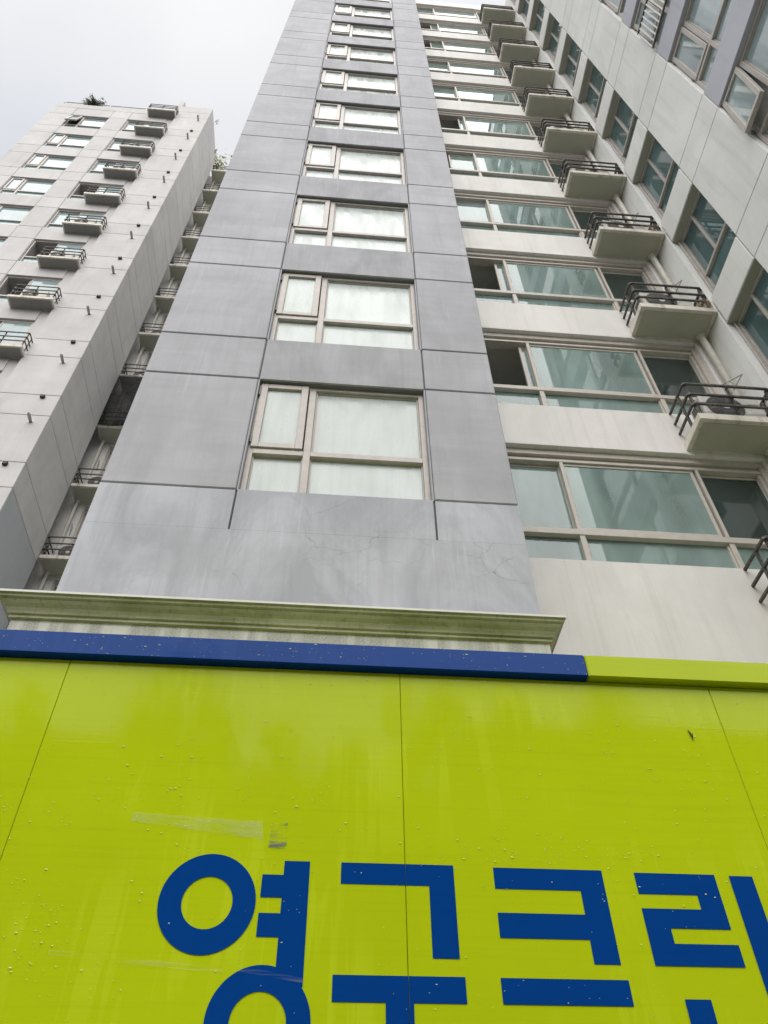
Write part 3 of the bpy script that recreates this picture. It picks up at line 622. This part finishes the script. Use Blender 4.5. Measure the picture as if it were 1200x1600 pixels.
# ================================================================== plants on the left block
def plant(name, label, loc, R, n, leaf, mat, stems, seed, sq=0.8, group='plants on the left block'):
    r = random.Random(seed); e = empty(name, label, 'plant', loc, 0, group)
    bmT = bmesh.new(); bmL = bmesh.new(); tips = []
    for s_ in range(stems):
        a = r.random()*6.28; rad = R*(0.3+0.7*r.random()); p = Vector((r.uniform(-.1, .1)*R, r.uniform(-.1, .1)*R, 0)); d = Vector((math.cos(a)*0.55, math.sin(a)*0.55, sq)).normalized()
        last = p
        for q in range(5):
            nx_ = last+d*rad*0.3+Vector((r.uniform(-.1, .1), r.uniform(-.1, .1), r.uniform(-.05, .1)))*R
            ax = (nx_-last).normalized(); sd_ = ax.cross(Vector((0, 0, 1))).normalized()*0.012*R*(1-q*0.17); up_ = ax.cross(sd_)
            ring0 = [bmT.verts.new(last+v) for v in (sd_, up_, -sd_, -up_)]; ring1 = [bmT.verts.new(nx_+v*0.8) for v in (sd_, up_, -sd_, -up_)]
            for i in range(4): bmT.faces.new((ring0[i], ring0[(i+1) % 4], ring1[(i+1) % 4], ring1[i]))
            if q > 0: tips.append(nx_)
            last = nx_
    for i in range(n):
        c = r.choice(tips)+Vector((r.gauss(0, .13), r.gauss(0, .13), r.gauss(0, .11)))*R
        nrm = Vector((r.uniform(-1, 1), r.uniform(-1, 1), r.uniform(-.2, 1))).normalized(); t = nrm.orthogonal().normalized(); b = nrm.cross(t); l = leaf*r.uniform(.6, 1.3)
        bmL.faces.new([bmL.verts.new(v) for v in (c-t*l, c+b*l*0.38+nrm*l*.12, c+t*l, c-b*l*0.38+nrm*l*.12)])
    for nm, bm_, mt in (('trunk', bmT, 'bark'), ('crown', bmL, mat)):
        me = bpy.data.meshes.new(nm); bm_.to_mesh(me); bm_.free(); finish(nm, me, mt, e, (0, 0, 0), 0)
    return e
plant('roof_shrub', 'bushy dark shrub on the roof edge of the left block', (-13.35, 12.5, LT+0.3), 0.42, 2600, 0.05, 'leaf', 44, 3, 0.42)
plant('roof_sapling', 'thin yellow-green sapling sprouting from the roof corner beside the sky gap', (-7.38, 14.9, 44.0), 1.4, 200, 0.11, 'leaf_y', 6, 5, 1.5)
plant('roof_creeper', 'sparse dry tuft hanging at the top right corner of the left block', (-7.42, 12.9, 44.9), 0.28, 60, 0.06, 'leaf', 5, 9, 0.4)

# ================================================================== moving truck
TR = empty('moving_truck', 'lime green box truck with blue Korean lettering and a blue top rail, wet with raindrops', 'truck', (0, 3.3, 0))
TR.location = (0, 0, 0)
TY, TZ0, TZ1 = 2.40, 0.95, 3.44
joints = [-2.14, -0.936, 0.2735, 1.465, 2.665]
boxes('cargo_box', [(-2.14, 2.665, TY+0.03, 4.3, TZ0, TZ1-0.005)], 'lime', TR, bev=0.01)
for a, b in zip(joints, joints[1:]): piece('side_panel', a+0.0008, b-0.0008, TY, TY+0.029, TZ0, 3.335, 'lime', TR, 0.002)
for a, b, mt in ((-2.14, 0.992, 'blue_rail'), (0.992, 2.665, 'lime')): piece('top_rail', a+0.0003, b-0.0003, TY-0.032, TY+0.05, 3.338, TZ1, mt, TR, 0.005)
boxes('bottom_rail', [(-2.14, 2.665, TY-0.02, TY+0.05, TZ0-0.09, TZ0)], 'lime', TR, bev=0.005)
boxes('chassis', [(-4.2, 2.5, 2.9, 3.05, 0.6, 0.86), (-4.2, 2.5, 3.65, 3.8, 0.6, 0.86)], 'chassis', TR)
# cab
prof_c = [(-2.25, 0.55), (-2.25, 2.35), (-2.5, 2.5), (-3.5, 2.45), (-4.05, 1.55), (-4.15, 1.35), (-4.15, 0.55)]
bm = bmesh.new(); f0 = [bm.verts.new((x, 2.5, z)) for x, z in prof_c]; f1 = [bm.verts.new((x, 4.2, z)) for x, z in prof_c]
bm.faces.new(f0); bm.faces.new(f1[::-1])
for i in range(len(prof_c)): bm.faces.new((f0[i], f0[i-1], f1[i-1], f1[i]))
bmesh.ops.recalc_face_normals(bm, faces=bm.faces); bmesh.ops.bevel(bm, geom=list(bm.edges), offset=0.04, segments=2, affect='EDGES')
me = bpy.data.meshes.new('cab'); bm.to_mesh(me); bm.free(); cab = finish('cab', me, 'guard', TR, (0, 0, 0), 0)
boxes('side_window', [(-3.4, -2.5, 2.49, 2.5, 1.55, 2.25)], 'teal', cab)
for x in (-3.35, 1.5):
    for y in (2.52, 4.0):
        tw = finish('wheel', tube_mesh([(x, y, 0.40), (x, y+0.22, 0.40)], 0.40, 28, 'tyre'), 'tyre', TR, (0, 0, 0), 0)
        finish('rim', tube_mesh([(x, y-0.004 if y < 3 else y+0.2, 0.40), (x, y+0.02 if y < 3 else y+0.224, 0.40)], 0.23, 24, 'rim'), 'rim', tw, (0, 0, 0), 0)
# lettering: four syllable blocks of flat vinyl
FY = TY-0.0012
def letter(rects, rings):
    bm = bmesh.new(); J = joints[2]
    def quad(x0, x1, z0, z1, y): bm.faces.new([bm.verts.new(v) for v in ((x0, y, z0), (x1, y, z0), (x1, y, z1), (x0, y, z1))])
    for i, (x0, x1, z0, z1) in enumerate(rects):
        y = FY-0.0002*i
        if x0 < J < x1: quad(x0, J-0.0009, z0, z1, y); quad(J+0.0009, x1, z0, z1, y)
        else: quad(x0, x1, z0, z1, y)
    for cx, cz, ro, ri in rings:
        n = 72; a = [bm.verts.new((cx+ro*math.cos(2*math.pi*i/n), FY-0.0008, cz+ro*math.sin(2*math.pi*i/n))) for i in range(n)]; b = [bm.verts.new((cx+ri*math.cos(2*math.pi*i/n), FY-0.0008, cz+ri*math.sin(2*math.pi*i/n))) for i in range(n)]
        for i in range(n): bm.faces.new((a[i], a[(i+1) % n], b[(i+1) % n], b[i]))
    bmesh.ops.recalc_face_normals(bm, faces=bm.faces)
    me = bpy.data.meshes.new('lettering'); bm.to_mesh(me); bm.free(); return finish('lettering', me, 'blue', TR, (0, 0, 0), 0)
letter([(-.096, -.0185, 2.286, 2.627), (-.159, -.0955, 2.411, 2.4755), (-.159, -.0955, 2.5195, 2.585)], [(-.311, 2.501, .1405, .0735), (-.132, 2.1985, .1405, .0755)])
letter([(.077, .4225, 2.5635, 2.627), (.345, .4225, 2.364, 2.5635), (.0625, .434, 2.252, 2.318), (.2095, .287, 2.06, 2.252)], [])
letter([(.547, .890, 2.5605, 2.624), (.812, .890, 2.357, 2.5605), (.546, .812, 2.422, 2.4915), (.534, .902, 2.2525, 2.3175)], [])
letter([(.993, 1.2525, 2.556, 2.620), (1.178, 1.2525, 2.514, 2.556), (.991, 1.2525, 2.4585, 2.514), (.991, 1.066, 2.416, 2.4585), (.991, 1.26, 2.3565, 2.416), (1.299, 1.3755, 2.20, 2.6175), (1.052, 1.128, 2.12, 2.272), (1.052, 1.37, 2.06, 2.12)], [])
# tape residue, scuffs, wipes, squashed insect
def patch(name, poly, mat, y):
    bm = bmesh.new(); bm.faces.new([bm.verts.new((x, y, z)) for x, z in poly]); me = bpy.data.meshes.new(name); bm.to_mesh(me); bm.free(); return finish(name, me, mat, TR, (0, 0, 0), 0)
patch('tape_residue', [(-.585, 2.737), (-.17, 2.690), (-.175, 2.748), (-.585, 2.766)], 'tape', TY-0.0022)
patch('scuff_mark', [(-.150, 2.668), (-.094, 2.664), (-.097, 2.745), (-.146, 2.742)], 'scuff', TY-0.0022)
patch('wipe_mark', [(-.72, 2.352), (-.24, 2.316), (-.24, 2.330), (-.72, 2.368)], 'wipe', TY-0.0026)
patch('wipe_mark', [(-.20, 2.322), (-.02, 2.296), (-.02, 2.308), (-.20, 2.336)], 'wipe', TY-0.0026)
bm = bmesh.new()
for (x, z, l, a, w_) in ((1.332, 3.123, .022, 1.75, .004), (1.336, 3.115, .016, 1.2, .003), (1.330, 3.132, .012, 2.3, .0025), (1.334, 3.105, .012, 1.9, .002)):
    d = Vector((math.cos(a), 0, math.sin(a))); t = Vector((-math.sin(a), 0, math.cos(a))); c = Vector((x, TY-0.002, z))
    vs = [c-d*l, c+t*w_-Vector((0, .003, 0)), c+d*l, c-t*w_]; bm.faces.new([bm.verts.new(v) for v in vs])
me = bpy.data.meshes.new('insect_mark'); bm.to_mesh(me); bm.free(); finish('insect_mark', me, 'chassis', TR, (0, 0, 0), 0)
# raindrops
bm = bmesh.new()
def drop(x, y, z, r, st=1.0):
    n = 7; rr = []
    for f, d in ((1.0, 0.0), (0.72, 0.45), (0.0, 0.62)):
        if f == 0: rr.append([bm.verts.new((x, y-r*d, z))])
        else: rr.append([bm.verts.new((x+st*r*f*math.cos(2*math.pi*i/n), y-r*d, z+r*f*math.sin(2*math.pi*i/n))) for i in range(n)])
    for i in range(n):
        bm.faces.new((rr[0][i], rr[0][(i+1) % n], rr[1][(i+1) % n], rr[1][i])); bm.faces.new((rr[1][i], rr[1][(i+1) % n], rr[2][0]))
clusters = [(rnd.uniform(-1.2, 1.9), rnd.uniform(2.2, 3.3)) for _ in range(26)]
for i in range(2400):
    if i % 3 == 0: c = rnd.choice(clusters); x, z = rnd.gauss(c[0], .12), rnd.gauss(c[1], .06)
    else: x, z = rnd.uniform(-1.5, 2.2), 3.32-1.2*rnd.random()**1.5
    if z > 3.325 or z < 2.05 or (z < 2.64 and x > -0.5 and rnd.random() < 0.7): continue
    drop(x, TY-0.0016, z, min(0.0024, 0.00065*math.exp(abs(rnd.gauss(0, .62)))), rnd.choice((1, 1, 1.3, 2.2)))
for i in range(200): drop(rnd.uniform(-1.6, 2.4), TY-0.0322, rnd.uniform(3.345, 3.435), min(0.0022, 0.0006*math.exp(abs(rnd.gauss(0, .6)))), rnd.choice((1, 1.5, 3)))
me = bpy.data.meshes.new('raindrops'); bm.to_mesh(me); bm.free()
for p in me.polygons: p.use_smooth = True
ro = finish('raindrops', me, 'drop', TR, (0, 0, 0), 0); ro['kind'] = 'stuff'

# ================================================================== unseen building and trees across the street, added for the truck's reflections
OB = empty('unseen_building', 'unseen brown brick building added across the street to mirror in the truck side', 'building')
M['brick'] = paint('unseen_brown_brick', (0.16, 0.11, 0.085), (0.10, 0.08, 0.07), 0.3, 0.15)
boxes('wall', [(-34, -4.2, -36, -26, 0, 20.0), (-3.6, 6.0, -36, -26, 0, 18.2), (6.6, 36, -36, -26, 0, 21.5)], 'brick', OB)  # wall of the unseen added building
for x0, n, zt in ((-15.2, 6, 6), (-3.0, 5, 5), (7.4, 8, 6)):
    for i in range(n):
        for j in range(zt): boxes('window', [(x0+1.8*i, x0+1.8*i+1.1, -26.0, -25.95, 1.2+3.1*j, 2.8+3.1*j)], 'teal', OB)  # windows of the unseen added building
def unseen_tree(loc, Ht, seed, label):
    r = random.Random(seed); e = empty('unseen_tree', label, 'tree', loc, 0, 'unseen trees added across the street')
    finish('trunk', tube_mesh([(0, 0, 0), (0.1, 0, Ht*0.3), (0.0, 0.15, Ht*0.6), (0.1, 0, Ht*0.9)], [0.2, 0.16, 0.1, 0.03], 8, 'trunk'), 'bark', e, (0, 0, 0), 0)
    bm = bmesh.new(); cl = [Vector((r.gauss(0, 1.3), r.gauss(0, 1.3), Ht*(0.45+0.5*r.random()))) for _ in range(34)]
    for i in range(3200):
        c = r.choice(cl)+Vector((r.gauss(0, .42), r.gauss(0, .42), r.gauss(0, .6))); nrm = Vector((r.uniform(-1, 1), r.uniform(-1, 1), r.uniform(-.3, 1))).normalized(); t = nrm.orthogonal(); b = nrm.cross(t); l = r.uniform(.1, .2)
        bm.faces.new([bm.verts.new(v) for v in (c-t*l, c+b*l*.5, c+t*l, c-b*l*.5)])
    me = bpy.data.meshes.new('crown'); bm.to_mesh(me); bm.free(); finish('crown', me, 'leaf', e, (0, 0, 0), 0)
for i, (x, h_) in enumerate(((-10.5, 17.0), (-5.6, 18.5), (-0.8, 17.0), (4.0, 19.0), (9.0, 18.0))):
    unseen_tree((x, -19.5, 0), h_, 20+i, 'unseen tree added across the road for reflections, %s counted from the left of the truck' % ['first', 'second', 'third', 'fourth', 'fifth'][i])
